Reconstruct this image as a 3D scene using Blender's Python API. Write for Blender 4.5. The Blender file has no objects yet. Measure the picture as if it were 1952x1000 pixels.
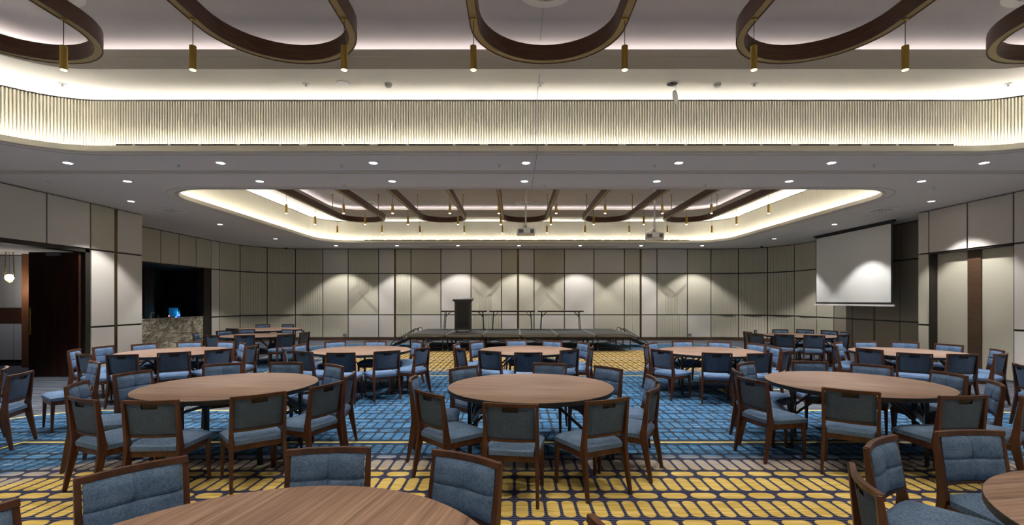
import bpy, bmesh, math, random
from math import sin, cos, pi, radians, sqrt, atan2, hypot
from mathutils import Vector, Matrix
from mathutils.geometry import tessellate_polygon

random.seed(7)
S = bpy.context.scene
COL = S.collection

# ------------------------------------------------------------------ camera
F, PX, PY, H = 920.0, 980.5, 573.0, 1.70        # focal length and vanishing point in photo pixels, eye height
cam_d = bpy.data.cameras.new('camera')
cam = bpy.data.objects.new('camera', cam_d)
COL.objects.link(cam)
cam.location = (0, 0, H)
cam.rotation_euler = (pi / 2, 0, 0)
cam_d.sensor_width = 36
cam_d.sensor_fit = 'HORIZONTAL'
cam_d.lens = 36 * F / 1952
cam_d.shift_x = -(PX - 976) / 1952
cam_d.shift_y = (PY - 500) / 1952
cam_d.clip_start = 0.05
cam_d.clip_end = 200
S.camera = cam

# ------------------------------------------------------------------ world, exposure, light levels
w = bpy.data.worlds.new('world')
S.world = w
w.use_nodes = True
w.node_tree.nodes['Background'].inputs[0].default_value = (0.02, 0.022, 0.028, 1)
w.node_tree.nodes['Background'].inputs[1].default_value = 0.3
S.view_settings.view_transform = 'Standard'
S.view_settings.look = 'None'
S.view_settings.gamma = 1
S.view_settings.use_curve_mapping = False
S.cycles.max_bounces = 8
S.cycles.diffuse_bounces = 5
S.cycles.glossy_bounces = 3
S.cycles.transmission_bounces = 4
S.view_settings.exposure = 0.78
DOWN_W = 170.0          # one recessed downlight
PEND_W = 60.0          # one pendant spotlight
COVE_E = 27.0           # cove LED strip emission
RECESS_E = 5.0         # strip around the raised panel
WARM = (1.0, 0.84, 0.64)
NEUT = (1.0, 0.965, 0.91)
COVEC = (1.0, 0.97, 0.92)

# ------------------------------------------------------------------ helpers
class MB:
    def __init__(s):
        s.v = []; s.f = []; s.m = []
    def add(s, vs, fs, mi=0):
        b = len(s.v)
        s.v += [tuple(p) for p in vs]
        s.f += [tuple(b + i for i in f) for f in fs]
        s.m += [mi] * len(fs)
        return s
    def box(s, c, d, rz=0, mi=0, M=None):
        x, y, z = d[0] / 2, d[1] / 2, d[2] / 2
        vs = [Vector((i * x, j * y, k * z)) for k in (-1, 1) for i, j in ((-1, -1), (1, -1), (1, 1), (-1, 1))]
        R = M if M is not None else Matrix.Rotation(rz, 3, 'Z')
        vs = [R @ p + Vector(c) for p in vs]
        return s.add(vs, [(3, 2, 1, 0), (4, 5, 6, 7), (0, 1, 5, 4), (1, 2, 6, 5), (2, 3, 7, 6), (3, 0, 4, 7)], mi)
    def box2(s, a, b, mi=0):
        return s.box([(a[i] + b[i]) / 2 for i in range(3)], [abs(b[i] - a[i]) for i in range(3)], mi=mi)
    def bar(s, a, b, w, t=None, mi=0):
        a, b = Vector(a), Vector(b); t = t or w
        d = b - a; L = d.length; d.normalize()
        up = Vector((0, 0, 1)) if abs(d.z) < .95 else Vector((1, 0, 0))
        x = d.cross(up).normalized(); y = x.cross(d)
        M = Matrix((x, d, y)).transposed()
        return s.box((a + b) / 2, (w, L, t), mi=mi, M=M)
    def taper(s, a, b, wa, wb, mi=0):           # square leg from a (size wa=(x,y)) to b (size wb)
        vs = [Vector(a) + Vector((i * wa[0] / 2, j * wa[1] / 2, 0)) for i, j in ((-1, -1), (1, -1), (1, 1), (-1, 1))]
        vs += [Vector(b) + Vector((i * wb[0] / 2, j * wb[1] / 2, 0)) for i, j in ((-1, -1), (1, -1), (1, 1), (-1, 1))]
        return s.add(vs, [(3, 2, 1, 0), (4, 5, 6, 7), (0, 1, 5, 4), (1, 2, 6, 5), (2, 3, 7, 6), (3, 0, 4, 7)], mi)
    def cyl(s, c, r, h, n=16, r2=None, mi=0, cap=True):     # c = base centre
        r2 = r if r2 is None else r2
        vs = [(c[0] + r * cos(2 * pi * i / n), c[1] + r * sin(2 * pi * i / n), c[2]) for i in range(n)]
        vs += [(c[0] + r2 * cos(2 * pi * i / n), c[1] + r2 * sin(2 * pi * i / n), c[2] + h) for i in range(n)]
        fs = [(i, (i + 1) % n, n + (i + 1) % n, n + i) for i in range(n)]
        if cap: fs += [tuple(range(n - 1, -1, -1)), tuple(range(n, 2 * n))]
        return s.add(vs, fs, mi)
    def lathe(s, c, prof, n=20, mi=0):
        vs = []
        for r, z in prof:
            vs += [(c[0] + r * cos(2 * pi * i / n), c[1] + r * sin(2 * pi * i / n), c[2] + z) for i in range(n)]
        fs = [(k * n + i, k * n + (i + 1) % n, (k + 1) * n + (i + 1) % n, (k + 1) * n + i) for k in range(len(prof) - 1) for i in range(n)]
        return s.add(vs, fs, mi)
    def tube(s, pts, r, n=8, mi=0, closed=False):
        pts = [Vector(p) for p in pts]; vs = []; N = len(pts)
        for i, p in enumerate(pts):
            a = pts[(i - 1) % N] if (closed or i > 0) else p
            b = pts[(i + 1) % N] if (closed or i < N - 1) else p
            d = (b - a).normalized()
            up = Vector((0, 0, 1)) if abs(d.z) < .95 else Vector((1, 0, 0))
            x = d.cross(up).normalized(); y = x.cross(d)
            vs += [p + r * (cos(2 * pi * k / n) * x + sin(2 * pi * k / n) * y) for k in range(n)]
        M_ = N if closed else N - 1
        fs = [(i * n + k, i * n + (k + 1) % n, ((i + 1) % N) * n + (k + 1) % n, ((i + 1) % N) * n + k) for i in range(M_) for k in range(n)]
        if not closed: fs += [tuple(range(n - 1, -1, -1)), tuple((N - 1) * n + k for k in range(n))]
        return s.add(vs, fs, mi)
    def loft(s, loops, closed=True, mi=0, flip=False):
        n = len(loops[0]); b = []
        for L in loops: b += list(L)
        m = n if closed else n - 1
        fs = [(k * n + i, k * n + (i + 1) % n, (k + 1) * n + (i + 1) % n, (k + 1) * n + i) for k in range(len(loops) - 1) for i in range(m)]
        if flip: fs = [f[::-1] for f in fs]
        return s.add(b, fs, mi)
    def prism(s, poly, axis, a, b, mi=0):       # poly in the 2 other axes, extruded along axis from a to b
        def P(p, t):
            return {'x': (t, p[0], p[1]), 'y': (p[0], t, p[1]), 'z': (p[0], p[1], t)}[axis]
        n = len(poly)
        vs = [P(p, a) for p in poly] + [P(p, b) for p in poly]
        fs = [(i, (i + 1) % n, n + (i + 1) % n, n + i) for i in range(n)] + [tuple(range(n - 1, -1, -1)), tuple(range(n, 2 * n))]
        return s.add(vs, fs, mi)
    def build(s, name, mats, parent=None, smooth=False, bevel=0, loc=None, seg=2):
        me = bpy.data.meshes.new(name)
        me.from_pydata(s.v, [], s.f)
        mats = mats if isinstance(mats, (list, tuple)) else [mats]
        for m in mats: me.materials.append(m)
        me.polygons.foreach_set('material_index', s.m)
        bm = bmesh.new(); bm.from_mesh(me)
        bmesh.ops.recalc_face_normals(bm, faces=bm.faces) if s_recalc[0] else None
        if bevel:
            es = [e for e in bm.edges if len(e.link_faces) == 2 and e.calc_face_angle(0) > .6]
            bmesh.ops.bevel(bm, geom=es, offset=bevel, segments=seg, affect='EDGES', clamp_overlap=True)
        if smooth:
            for f in bm.faces: f.smooth = True
            for e in bm.edges:
                if len(e.link_faces) == 2 and e.calc_face_angle(0) > radians(38): e.smooth = False
        bm.to_mesh(me); bm.free()
        me.update()
        o = bpy.data.objects.new(name, me)
        COL.objects.link(o)
        if loc: o.location = loc
        if parent is not None: o.parent = parent
        return o
s_recalc = [True]

def tag(o, label, cat, group=None, kind=None):
    o['label'] = label; o['category'] = cat
    if group: o['group'] = group
    if kind: o['kind'] = kind
    return o
def struct(o):
    o['kind'] = 'structure'; return o
def empty(name, loc=(0, 0, 0), rz=0):
    e = bpy.data.objects.new(name, None)
    e.empty_display_size = .1
    COL.objects.link(e); e.location = loc; e.rotation_euler = (0, 0, rz)
    return e
def copy_tree(o, parent=None):
    c = o.copy(); COL.objects.link(c)
    if parent is not None: c.parent = parent
    for ch in list(o.children): copy_tree(ch, c)
    return c
ORD = ['first', 'second', 'third', 'fourth', 'fifth', 'sixth', 'seventh', 'eighth', 'ninth', 'tenth', 'eleventh', 'twelfth']

# ------------------------------------------------------------------ materials
def mat(name, col, rough=.6, metal=0, emit=None, es=1, spec=None):
    m = bpy.data.materials.new(name); m.use_nodes = True
    b = m.node_tree.nodes['Principled BSDF']
    b.inputs['Base Color'].default_value = (*col, 1)
    b.inputs['Roughness'].default_value = rough
    b.inputs['Metallic'].default_value = metal
    if spec is not None: b.inputs['Specular IOR Level'].default_value = spec
    if emit:
        b.inputs['Emission Color'].default_value = (*emit, 1)
        b.inputs['Emission Strength'].default_value = es
    return m
class NT:
    """tiny expression builder on a node tree"""
    def __init__(s, m):
        s.t = m.node_tree; s.b = s.t.nodes['Principled BSDF']
    def n(s, kind, **kw):
        q = s.t.nodes.new(kind)
        for k, v in kw.items(): setattr(q, k, v)
        return q
    def link(s, a, b): s.t.links.new(a, b)
    def M(s, op, a, b=None, c=None):
        q = s.n('ShaderNodeMath', operation=op)
        for i, x in enumerate((a, b, c)):
            if x is None: continue
            if isinstance(x, (int, float)): q.inputs[i].default_value = x
            else: s.link(x, q.inputs[i])
        return q.outputs[0]
    def coords(s, kind='Object'):
        tc = s.n('ShaderNodeTexCoord'); return tc.outputs[kind]
    def sep(s, v):
        q = s.n('ShaderNodeSeparateXYZ'); s.link(v, q.inputs[0]); return q.outputs
    def comb(s, x, y, z=0.0):
        q = s.n('ShaderNodeCombineXYZ')
        for i, a in enumerate((x, y, z)):
            if isinstance(a, (int, float)): q.inputs[i].default_value = a
            else: s.link(a, q.inputs[i])
        return q.outputs[0]
    def noise(s, v, scale=1, detail=3, rough=.5, dist=0):
        q = s.n('ShaderNodeTexNoise'); s.link(v, q.inputs['Vector'])
        q.inputs['Scale'].default_value = scale; q.inputs['Detail'].default_value = detail
        q.inputs['Roughness'].default_value = rough; q.inputs['Distortion'].default_value = dist
        return q.outputs[0]
    def vmul(s, v, k):
        q = s.n('ShaderNodeVectorMath', operation='MULTIPLY'); s.link(v, q.inputs[0]); q.inputs[1].default_value = k
        return q.outputs[0]
    def mix(s, f, a, b):
        q = s.n('ShaderNodeMix', data_type='RGBA')
        if isinstance(f, (int, float)): q.inputs[0].default_value = f
        else: s.link(f, q.inputs[0])
        for i, x in ((6, a), (7, b)):
            if isinstance(x, tuple): q.inputs[i].default_value = (*x, 1)
            else: s.link(x, q.inputs[i])
        return q.outputs[2]
    def ramp(s, f, stops):
        q = s.n('ShaderNodeValToRGB'); s.link(f, q.inputs[0])
        e = q.color_ramp.elements
        while len(e) < len(stops): e.new(.5)
        for i, (p, c) in enumerate(stops): e[i].position = p; e[i].color = (*c, 1)
        return q.outputs[0]
    def smooth(s, x, a, b):      # 0 below a, 1 above b
        q = s.n('ShaderNodeMapRange', interpolation_type='SMOOTHSTEP'); s.link(x, q.inputs[0])
        q.inputs[1].default_value = a; q.inputs[2].default_value = b
        return q.outputs[0]
    def bump(s, h, strength=.3, dist=.01):
        q = s.n('ShaderNodeBump'); s.link(h, q.inputs['Height'])
        q.inputs['Strength'].default_value = strength; q.inputs['Distance'].default_value = dist
        s.link(q.outputs[0], s.b.inputs['Normal'])

def wood(name, c1, c2, c3, scale=(3, 40, 40), rough=.45, coords='Object'):
    m = mat(name, c2, rough); t = NT(m)
    v = t.vmul(t.coords(coords), scale)
    n1 = t.noise(v, 1, 4, .6, .6)
    t.link(t.ramp(n1, [(.3, c1), (.5, c2), (.7, c3)]), t.b.inputs['Base Color'])
    return m
def fabric(name, c1, c2, rough=.9, s=420):
    m = mat(name, c1, rough, spec=.2); t = NT(m)
    co = t.coords()
    n1 = t.noise(t.vmul(co, (s, s * .25, s * .12)), 1, 2)
    n2 = t.noise(t.vmul(co, (s * .12, s * .25, s)), 1, 2)
    n3 = t.noise(co, 9, 3)
    k = t.M('ADD', t.M('MULTIPLY', n1, .4), t.M('ADD', t.M('MULTIPLY', n2, .4), t.M('MULTIPLY', n3, .2)))
    t.link(t.mix(t.smooth(k, .36, .64), c1, c2), t.b.inputs['Base Color'])
    return m

M_ = {}
M_['chair_wood'] = wood('chair_wood', (.036, .011, .005), (.066, .021, .009), (.105, .036, .015), (14, 14, 3), .38)
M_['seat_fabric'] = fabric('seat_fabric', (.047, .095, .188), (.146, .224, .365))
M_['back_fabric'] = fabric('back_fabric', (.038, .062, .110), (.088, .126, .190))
M_['grip'] = mat('grip', (.010, .005, .004), .5)
M_['button'] = mat('button', (.05, .08, .13), .8)
M_['table_top'] = wood('table_top', (.095, .052, .036), (.215, .132, .098), (.345, .235, .185), (1.2, 42, 1), .42)
M_['black'] = mat('black', (.012, .012, .014), .42)
M_['black_metal'] = mat('black_metal', (.016, .016, .018), .35, .3)
M_['steel'] = mat('steel', (.5, .5, .5), .35, .9)
M_['ceiling'] = mat('ceiling_paint', (.70, .68, .67), .85)
M_['ceil_hi'] = mat('ceiling_white', (.74, .71, .66), .85)
M_['panel_hi'] = mat('ceiling_panel', (.56, .52, .53), .85)
M_['band'] = mat('ceiling_band', (.58, .55, .50), .85)
M_['lip'] = mat('lip', (.82, .78, .66), .7)
M_['flute'] = mat('flute', (.42, .395, .325), .8)
M_['ring'] = wood('ring_wood', (.050, .021, .012), (.085, .036, .020), (.13, .058, .034), (5, 5, 60), .5)
M_['brass_strip'] = mat('brass_strip', (.40, .30, .13), .45, .35)
M_['brass'] = mat('brass', (.50, .34, .08), .38, .75)
M_['cord'] = mat('cord', (.03, .03, .03), .6)
M_['lens'] = mat('lens', (1, .9, .6), .4, emit=(1.0, .80, .42), es=22)
M_['dl_lens'] = mat('downlight_lens', (1, 1, .95), .4, emit=(1.0, .96, .88), es=16)
M_['dl_trim'] = mat('downlight_trim', (.75, .74, .72), .5)
M_['led'] = mat('led_strip', (1, 1, 1), .5, emit=COVEC, es=COVE_E)
M_['led2'] = mat('led_strip_recess', (1, 1, 1), .5, emit=(1.0, .94, .93), es=RECESS_E)
M_['white'] = mat('white_plastic', (.75, .75, .76), .5)
M_['grey'] = mat('grey_metal', (.30, .30, .31), .5)
M_['dark'] = mat('dark_backing', (.020, .015, .011), .6)
M_['bronze'] = mat('bronze', (.11, .075, .038), .30, .7)
M_['skirt'] = wood('skirting', (.05, .025, .013), (.075, .04, .02), (.10, .055, .03), (3, 3, 40), .5)
M_['screen'] = mat('screen', (.72, .73, .74), .9)
M_['deck'] = mat('deck', (.026, .026, .028), .8)
M_['alu'] = mat('alu', (.20, .20, .21), .45, .5)
M_['lect'] = mat('lectern', (.034, .035, .042), .5)
M_['projector'] = mat('projector_shell', (.80, .80, .80), .5)
M_['proj_dark'] = mat('projector_grille', (.12, .12, .13), .6)
M_['glass'] = mat('glass', (.8, .85, .85), .08); M_['glass'].node_tree.nodes['Principled BSDF'].inputs['Transmission Weight'].default_value = 1
M_['door'] = wood('door_wood', (.020, .007, .005), (.035, .011, .007), (.055, .018, .010), (18, 18, 1.2), .4)
M_['pillar'] = wood('pillar_wood', (.09, .036, .016), (.13, .052, .022), (.17, .07, .03), (20, 20, 2), .45)
M_['brownband'] = mat('brown_band', (.05, .02, .012), .5)
M_['corr'] = mat('corridor_panel', (.34, .34, .36), .8)
M_['niche'] = wood('niche_panel', (.05, .038, .032), (.07, .054, .046), (.09, .07, .06), (3, 3, 1), .6)
M_['globe'] = mat('globe', (1, 1, 1), .3, emit=(1, .93, .82), es=7)

def panel_mat(name, c):
    m = mat(name, c, .85, spec=.2); t = NT(m)
    n = t.noise(t.vmul(t.coords(), (60, 60, 260)), 1, 2)
    c2 = tuple(x * .88 for x in c)
    t.link(t.mix(n, c, c2), t.b.inputs['Base Color'])
    return m
M_['pl'] = panel_mat('panel_light', (.64, .61, .575))
M_['pb'] = panel_mat('panel_beige', (.54, .515, .425))
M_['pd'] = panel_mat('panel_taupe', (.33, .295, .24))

# marble
m = mat('marble', (.3, .27, .2), .25); t = NT(m)
co = t.coords()
a = t.noise(t.vmul(co, (1.2, 1.2, 2.6)), 1.3, 6, .62, 1.6)
b = t.noise(t.vmul(co, (1.0, 1.0, 2.2)), 1.4, 5, .6, 2.4)
c = t.mix(t.smooth(a, .35, .65), (.20, .17, .115), (.58, .53, .41))
v = t.M('ABSOLUTE', t.M('SUBTRACT', b, .5))
c = t.mix(t.smooth(v, .0, .05), (.085, .075, .06), c)
t.link(c, t.b.inputs['Base Color'])
M_['marble'] = m

# carpet
XC = 0.33                                        # the room's axis
m = mat('carpet', (.1, .1, .1), .95, spec=.1); t = NT(m)
co = t.coords(); X, Y, Z = t.sep(co)
u = t.M('ABSOLUTE', t.M('SUBTRACT', X, XC))
isr = t.M('GREATER_THAN', Y, 8.38)
cy = t.M('ADD', 2.6, t.M('MULTIPLY', isr, 11.58))
v = t.M('ABSOLUTE', t.M('SUBTRACT', Y, cy))
def sdf(t, u, v, hx, hy, r):
    qx = t.M('SUBTRACT', u, hx - r); qy = t.M('SUBTRACT', v, hy - r)
    ax = t.M('MAXIMUM', qx, 0.0); ay = t.M('MAXIMUM', qy, 0.0)
    L = t.M('SQRT', t.M('ADD', t.M('MULTIPLY', ax, ax), t.M('MULTIPLY', ay, ay)))
    return t.M('SUBTRACT', t.M('ADD', L, t.M('MINIMUM', t.M('MAXIMUM', qx, qy), 0.0)), r)
def band(t, x, c, h):                            # 1 where |x-c|<h
    return t.M('LESS_THAN', t.M('ABSOLUTE', t.M('SUBTRACT', x, c)), h)
d_out = sdf(t, u, v, 7.85, 4.9, 1.3)
d_in = sdf(t, u, v, 6.25, 3.21, .02)
d_yel = sdf(t, u, v, 5.4, 2.25, 1.3)
gap = t.M('LESS_THAN', t.M('ABSOLUTE', t.M('SUBTRACT', Y, 8.38)), .92)
corr = t.M('MULTIPLY', gap, t.M('LESS_THAN', u, 3.6))
inside = t.M('MAXIMUM', t.M('LESS_THAN', d_out, 0.0), corr)
streak = t.noise(t.vmul(co, (1.1, 14, 1)), 1, 4, .6)
streak2 = t.noise(t.vmul(co, (2.6, 30, 1)), 1, 3, .6)
blot = t.noise(t.vmul(co, (1, 1, 1)), .9, 3, .55)
pile = t.noise(t.vmul(co, (150, 150, 1)), 1, 2)
# capsules
P = .53
ya = t.M('FLOORED_MODULO', t.M('SUBTRACT', Y, 4.48 - P / 2), P)
ya = t.M('ABSOLUTE', t.M('SUBTRACT', ya, P / 2))
xa = t.M('ABSOLUTE', t.M('SUBTRACT', t.M('FLOORED_MODULO', X, .127), .0635))
capA = sdf(t, xa, ya, .0495, .156, .049)
yb = t.M('FLOORED_MODULO', t.M('SUBTRACT', Y, 4.48), P)
yb = t.M('ABSOLUTE', t.M('SUBTRACT', yb, P / 2))
xb = t.M('ABSOLUTE', t.M('SUBTRACT', t.M('FLOORED_MODULO', X, .254), .127))
capB = sdf(t, xb, yb, .108, .060, .056)
cap = t.M('MINIMUM', capA, capB)
capm = t.M('SUBTRACT', 1.0, t.smooth(cap, -.004, .004))
yelc = t.mix(pile, (.36, .25, .055), (.58, .44, .12))
yelc = t.mix(t.smooth(streak2, .35, .7), yelc, (.66, .54, .22))
beic = t.mix(streak2, (.20, .185, .19), (.46, .42, .38))
bluc = t.mix(t.smooth(streak, .34, .62), (.013, .052, .12), (.05, .17, .35))
bluc = t.mix(t.M('MULTIPLY', t.smooth(streak2, .52, .72), .8), bluc, (.30, .42, .52))
bluc = t.mix(t.M('MULTIPLY', pile, .35), bluc, (.03, .09, .17))
e = t.M('ADD', d_yel, t.M('MULTIPLY', t.M('SUBTRACT', blot, .5), .3))
cc = t.mix(t.smooth(e, -.06, .12), yelc, beic)
cc = t.mix(t.smooth(e, .30, .50), cc, bluc)
st = t.M('SINE', t.M('MULTIPLY', Y, 2 * pi / .036))
bgy = t.mix(t.smooth(st, -.2, .6), (.014, .016, .045), (.075, .085, .165))
bgb = t.mix(t.smooth(st, -.2, .6), (.016, .026, .045), (.028, .045, .07))
bg = t.mix(t.smooth(e, .2, .6), bgy, bgb)
pat = t.mix(capm, bg, cc)
mid = band(t, v, 0.0, .10)
mid = t.M('MULTIPLY', mid, t.M('LESS_THAN', u, 6.2))
pat = t.mix(mid, pat, t.mix(band(t, v, 0.0, .03), (.18, .18, .2), (.55, .50, .36)))
inl = band(t, d_in, 0.0, .022); inl2 = band(t, d_in, .0, .05)
pat = t.mix(inl2, pat, (.02, .03, .05)); pat = t.mix(inl, pat, (.55, .45, .16))
outc = t.mix(t.smooth(streak, .3, .68), (.030, .036, .052), (.12, .135, .165))
outc = t.mix(t.M('MULTIPLY', t.smooth(streak2, .55, .75), .5), outc, (.20, .22, .25))
fin = t.mix(inside, outc, pat)
line1 = t.M('MULTIPLY', band(t, d_out, 0.0, .028), t.M('SUBTRACT', 1.0, corr))
nearg = t.M('LESS_THAN', t.M('ABSOLUTE', t.M('SUBTRACT', Y, 8.38)), .96)
line1 = t.M('MULTIPLY', line1, t.M('SUBTRACT', 1.0, t.M('MULTIPLY', nearg, t.M('LESS_THAN', u, 3.6))))
line2 = t.M('MULTIPLY', gap, band(t, u, 3.6, .028))
fin = t.mix(t.M('MAXIMUM', line1, line2), fin, (.60, .50, .20))
t.link(fin, t.b.inputs['Base Color'])
M_['carpet'] = m

# ------------------------------------------------------------------ room shell
ZC, ZU, ZP = 3.95, 4.80, 5.20                    # lower ceiling, coffer ceiling, raised panel
XL, XR = -9.69, 10.29
def px_t(x): return (x - PX) / F

b = MB(); b.box2((-15, -3.6, -.1), (14, 21.6, 0)); struct(b.build('floor', M_['carpet']))

def rrect(cx, cy, hx, hy, r, n=14):
    pts = []
    for k, (sx, sy) in enumerate(((1, 1), (-1, 1), (-1, -1), (1, -1))):
        for i in range(n + 1):
            a = k * pi / 2 + i * pi / 2 / n
            pts.append((cx + sx * (hx - r) + r * cos(a), cy + sy * (hy - r) + r * sin(a)))
    return pts
def rloop(cx, cy, hx, hy, r, z, n=14): return [(x, y, z) for x, y in rrect(cx, cy, hx, hy, r, n)]

COFF = [(XC + .01, 2.78, 7.75, 4.48), (XC + .01, 14.18, 7.65, 4.46)]       # centre, half sizes at the lip
CR = 1.15
# lower ceiling with the two openings
def holed(outer, holes, z, name, material, parent=None):
    polys = [[Vector((x, y, z)) for x, y in p] for p in [outer] + holes]
    tri = tessellate_polygon(polys)
    pts = [p for q in polys for p in q]
    b = MB(); b.add(pts, [tuple(q) for q in tri])
    return b.build(name, material, parent)
ceiling = empty('ceiling'); struct(ceiling)
holed([(-11.6, -3.6), (12.5, -3.6), (12.5, 21.4), (-11.6, 21.4)], [rrect(c[0], c[1], c[2], c[3], CR) for c in COFF], ZC, 'ceiling_plane', M_['ceiling'], ceiling)
b = MB(); b.box2((-15.2, -3.8, 5.3), (14.2, 21.8, 5.4)); b.build('roof_slab', M_['dark'], ceiling)

def arc_path(cx, cy, hx, hy, r):
    """point and outward normal along a rounded rectangle, by arc length"""
    segs = []
    L1, L2, A = 2 * (hx - r), 2 * (hy - r), r * pi / 2
    def f(s):
        tot = 2 * (L1 + L2) + 4 * A; s %= tot
        for k in range(4):
            a0 = k * pi / 2
            ccx, ccy = [(1, 1), (-1, 1), (-1, -1), (1, -1)][k]
            ox, oy = cx + ccx * (hx - r), cy + ccy * (hy - r)
            if s < A:
                a = a0 + s / r
                return ox + r * cos(a), oy + r * sin(a), cos(a), sin(a)
            s -= A
            L = L1 if k % 2 == 0 else L2
            a = a0 + pi / 2
            if s < L:
                return ox + r * cos(a) - s * sin(a), oy + r * sin(a) + s * cos(a), cos(a), sin(a)
            s -= L
        return ox, oy, 1, 0
    return f, 2 * (L1 + L2) + 4 * A

s_recalc[0] = False
for ci, (cx, cy, hx, hy) in enumerate(COFF):
    # lip: light edge band, ledge behind it
    b = MB()
    b.loft([rloop(cx, cy, hx, hy, CR, ZC), rloop(cx, cy, hx, hy, CR, ZC + .085), rloop(cx, cy, hx + .02, hy + .02, CR, ZC + .085),
            rloop(cx, cy, hx + .02, hy + .02, CR, ZC + .02), rloop(cx, cy, hx + .24, hy + .24, CR, ZC + .02), rloop(cx, cy, hx + .24, hy + .24, CR, ZC + .06)])
    b.build('cove_lip', M_['lip'], ceiling, smooth=True)
    b = MB()
    b.loft([rloop(cx, cy, hx + .035, hy + .035, CR, ZC + .034), rloop(cx, cy, hx + .10, hy + .10, CR, ZC + .034)], flip=False)
    o = b.build('cove_light', M_['led'])
    tag(o, 'glowing light strip hidden in the lip of the %s ceiling coffer' % ('front' if ci == 0 else 'rear'), 'cove light', 'cove lights in the coffers')
    # fluted upstand
    f, tot = arc_path(cx, cy, hx + .20, hy + .20, CR + .1)
    pitch = .040; nfl = int(tot / pitch); pitch = tot / nfl
    lo = []; 
    for i in range(nfl):
        for q, dpt in ((.0, .010), (.05, -.014), (.30, -.022), (.55, -.014), (.60, .010)):
            x, y, nx, ny = f((i + q) * pitch)
            lo.append((x + nx * dpt, y + ny * dpt))
    b = MB()
    b.loft([[(x, y, ZC + .03) for x, y in lo], [(x, y, ZU - .02) for x, y in lo]])
    b.build('fluted_upstand', M_['flute'], ceiling)
    b = MB()
    b.loft([rloop(cx, cy, hx + .19, hy + .19, CR + .1, ZU - .02), rloop(cx, cy, hx + .26, hy + .26, CR + .1, ZU - .02), rloop(cx, cy, hx + .26, hy + .26, CR + .1, ZU)])
    b.build('shadow_gap', M_['dark'], ceiling)
    # coffer ceiling, recess lip and raised panel
    holed(rrect(cx, cy, hx + .26, hy + .26, CR + .1), [rrect(cx, cy, hx - .80, hy - .80, .85)], ZU, 'coffer_soffit', M_['ceil_hi'], ceiling)
    b = MB()
    rx, ry = hx - .80, hy - .80
    b.loft([rloop(cx, cy, rx, ry, .85, ZU), rloop(cx, cy, rx, ry, .85, ZU + .165), rloop(cx, cy, rx + .012, ry + .012, .85, ZU + .175), rloop(cx, cy, rx + .012, ry + .012, .85, ZU + .27), rloop(cx, cy, rx + .03, ry + .03, .85, ZU + .27),
            rloop(cx, cy, rx + .03, ry + .03, .85, ZU + .20), rloop(cx, cy, rx + .34, ry + .34, .85, ZU + .20), rloop(cx, cy, rx + .34, ry + .34, .85, ZP)])
    b.build('recess_edge', M_['band'], ceiling, smooth=True)
    b = MB()
    b.loft([rloop(cx, cy, rx + .22, ry + .22, .85, ZU + .215), rloop(cx, cy, rx + .27, ry + .27, .85, ZU + .215)])
    o = b.build('cove_light', M_['led2'])
    tag(o, 'soft light strip around the raised panel of the %s ceiling coffer' % ('front' if ci == 0 else 'rear'), 'cove light', 'cove lights in the coffers')
    b = MB(); b.add(rloop(cx, cy, rx + .34, ry + .34, .85, ZP), [tuple(range(60))])
    b.build('raised_panel', M_['panel_hi'], ceiling)
    # bead round the opening, on the lower ceiling
    b = MB()
    b.loft([rloop(cx, cy, hx + .02, hy + .02, CR, ZC), rloop(cx, cy, hx + .02, hy + .02, CR, ZC - .014), rloop(cx, cy, hx + .045, hy + .045, CR, ZC - .014), rloop(cx, cy, hx + .045, hy + .045, CR, ZC)])
    b.build('opening_bead', M_['band'], ceiling)
    b = MB()
    b.loft([rloop(cx, cy, hx + .17, hy + .17, CR + .1, ZC), rloop(cx, cy, hx + .17, hy + .17, CR + .1, ZC - .008), rloop(cx, cy, hx + .19, hy + .19, CR + .1, ZC - .008), rloop(cx, cy, hx + .19, hy + .19, CR + .1, ZC)])
    b.build('opening_bead', M_['band'], ceiling)
s_recalc[0] = True
# movement joint along the room axis
b = MB()
jx = .345
for y0, y1, z in ((.2, 6.5, ZP), (6.62, 7.46, ZU), (7.28, 9.70, ZC)):
    b.box2((jx - .006, y0, z - .004), (jx + .006, y1, z + .002))
b.box2((jx - .006, 7.435, ZC + .1), (jx + .006, 7.44, ZU))
b.box2((jx - .006, 7.252, ZC), (jx + .006, 7.257, ZC + .085))
b.build('movement_joint', M_['grey'], ceiling)
# operable wall track across the lower ceiling
b = MB()
b.box2((XL, 8.34, ZC - .012), (XR, 8.36, ZC + .01)); b.box2((XL, 8.50, ZC - .012), (XR, 8.52, ZC + .01)); b.box2((XL, 8.405, ZC - .006), (XR, 8.455, ZC + .01))
o = b.build('partition_track', M_['band']); tag(o, 'long flush partition track across the ceiling between the coffers', 'ceiling track')
# ---- panelled walls
ZROWS = [(.14, 1.078), (1.120, 2.855), (2.895, 3.915)]
class Path:
    def __init__(s, pieces): s.p = pieces; s.L = [q[-1] for q in pieces]; s.tot = sum(s.L)
    def at(s, q):
        for pc in s.p:
            if q <= pc[-1] + 1e-9 or pc is s.p[-1]:
                if pc[0] == 'l':
                    _, a, d, L = pc
                    return a[0] + d[0] * q, a[1] + d[1] * q, d[1], -d[0]      # inward normal: right of travel
                _, c, r, a0, L = pc
                a = a0 - q / r
                return c[0] + r * cos(a), c[1] + r * sin(a), -cos(a), -sin(a)
            q -= pc[-1]
RA = 2.3
back = Path([('l', (-11.2, 12.55), (0, 1), 18.5 - 12.55), ('a', (-8.9, 18.5), RA, pi, RA * pi / 2), ('l', (-8.9, 20.8), (1, 0), 17.85),
             ('a', (8.95, 18.5), RA, pi / 2, RA * pi / 2), ('l', (11.25, 18.5), (0, -1), 18.5 - 12.28)])
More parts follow.
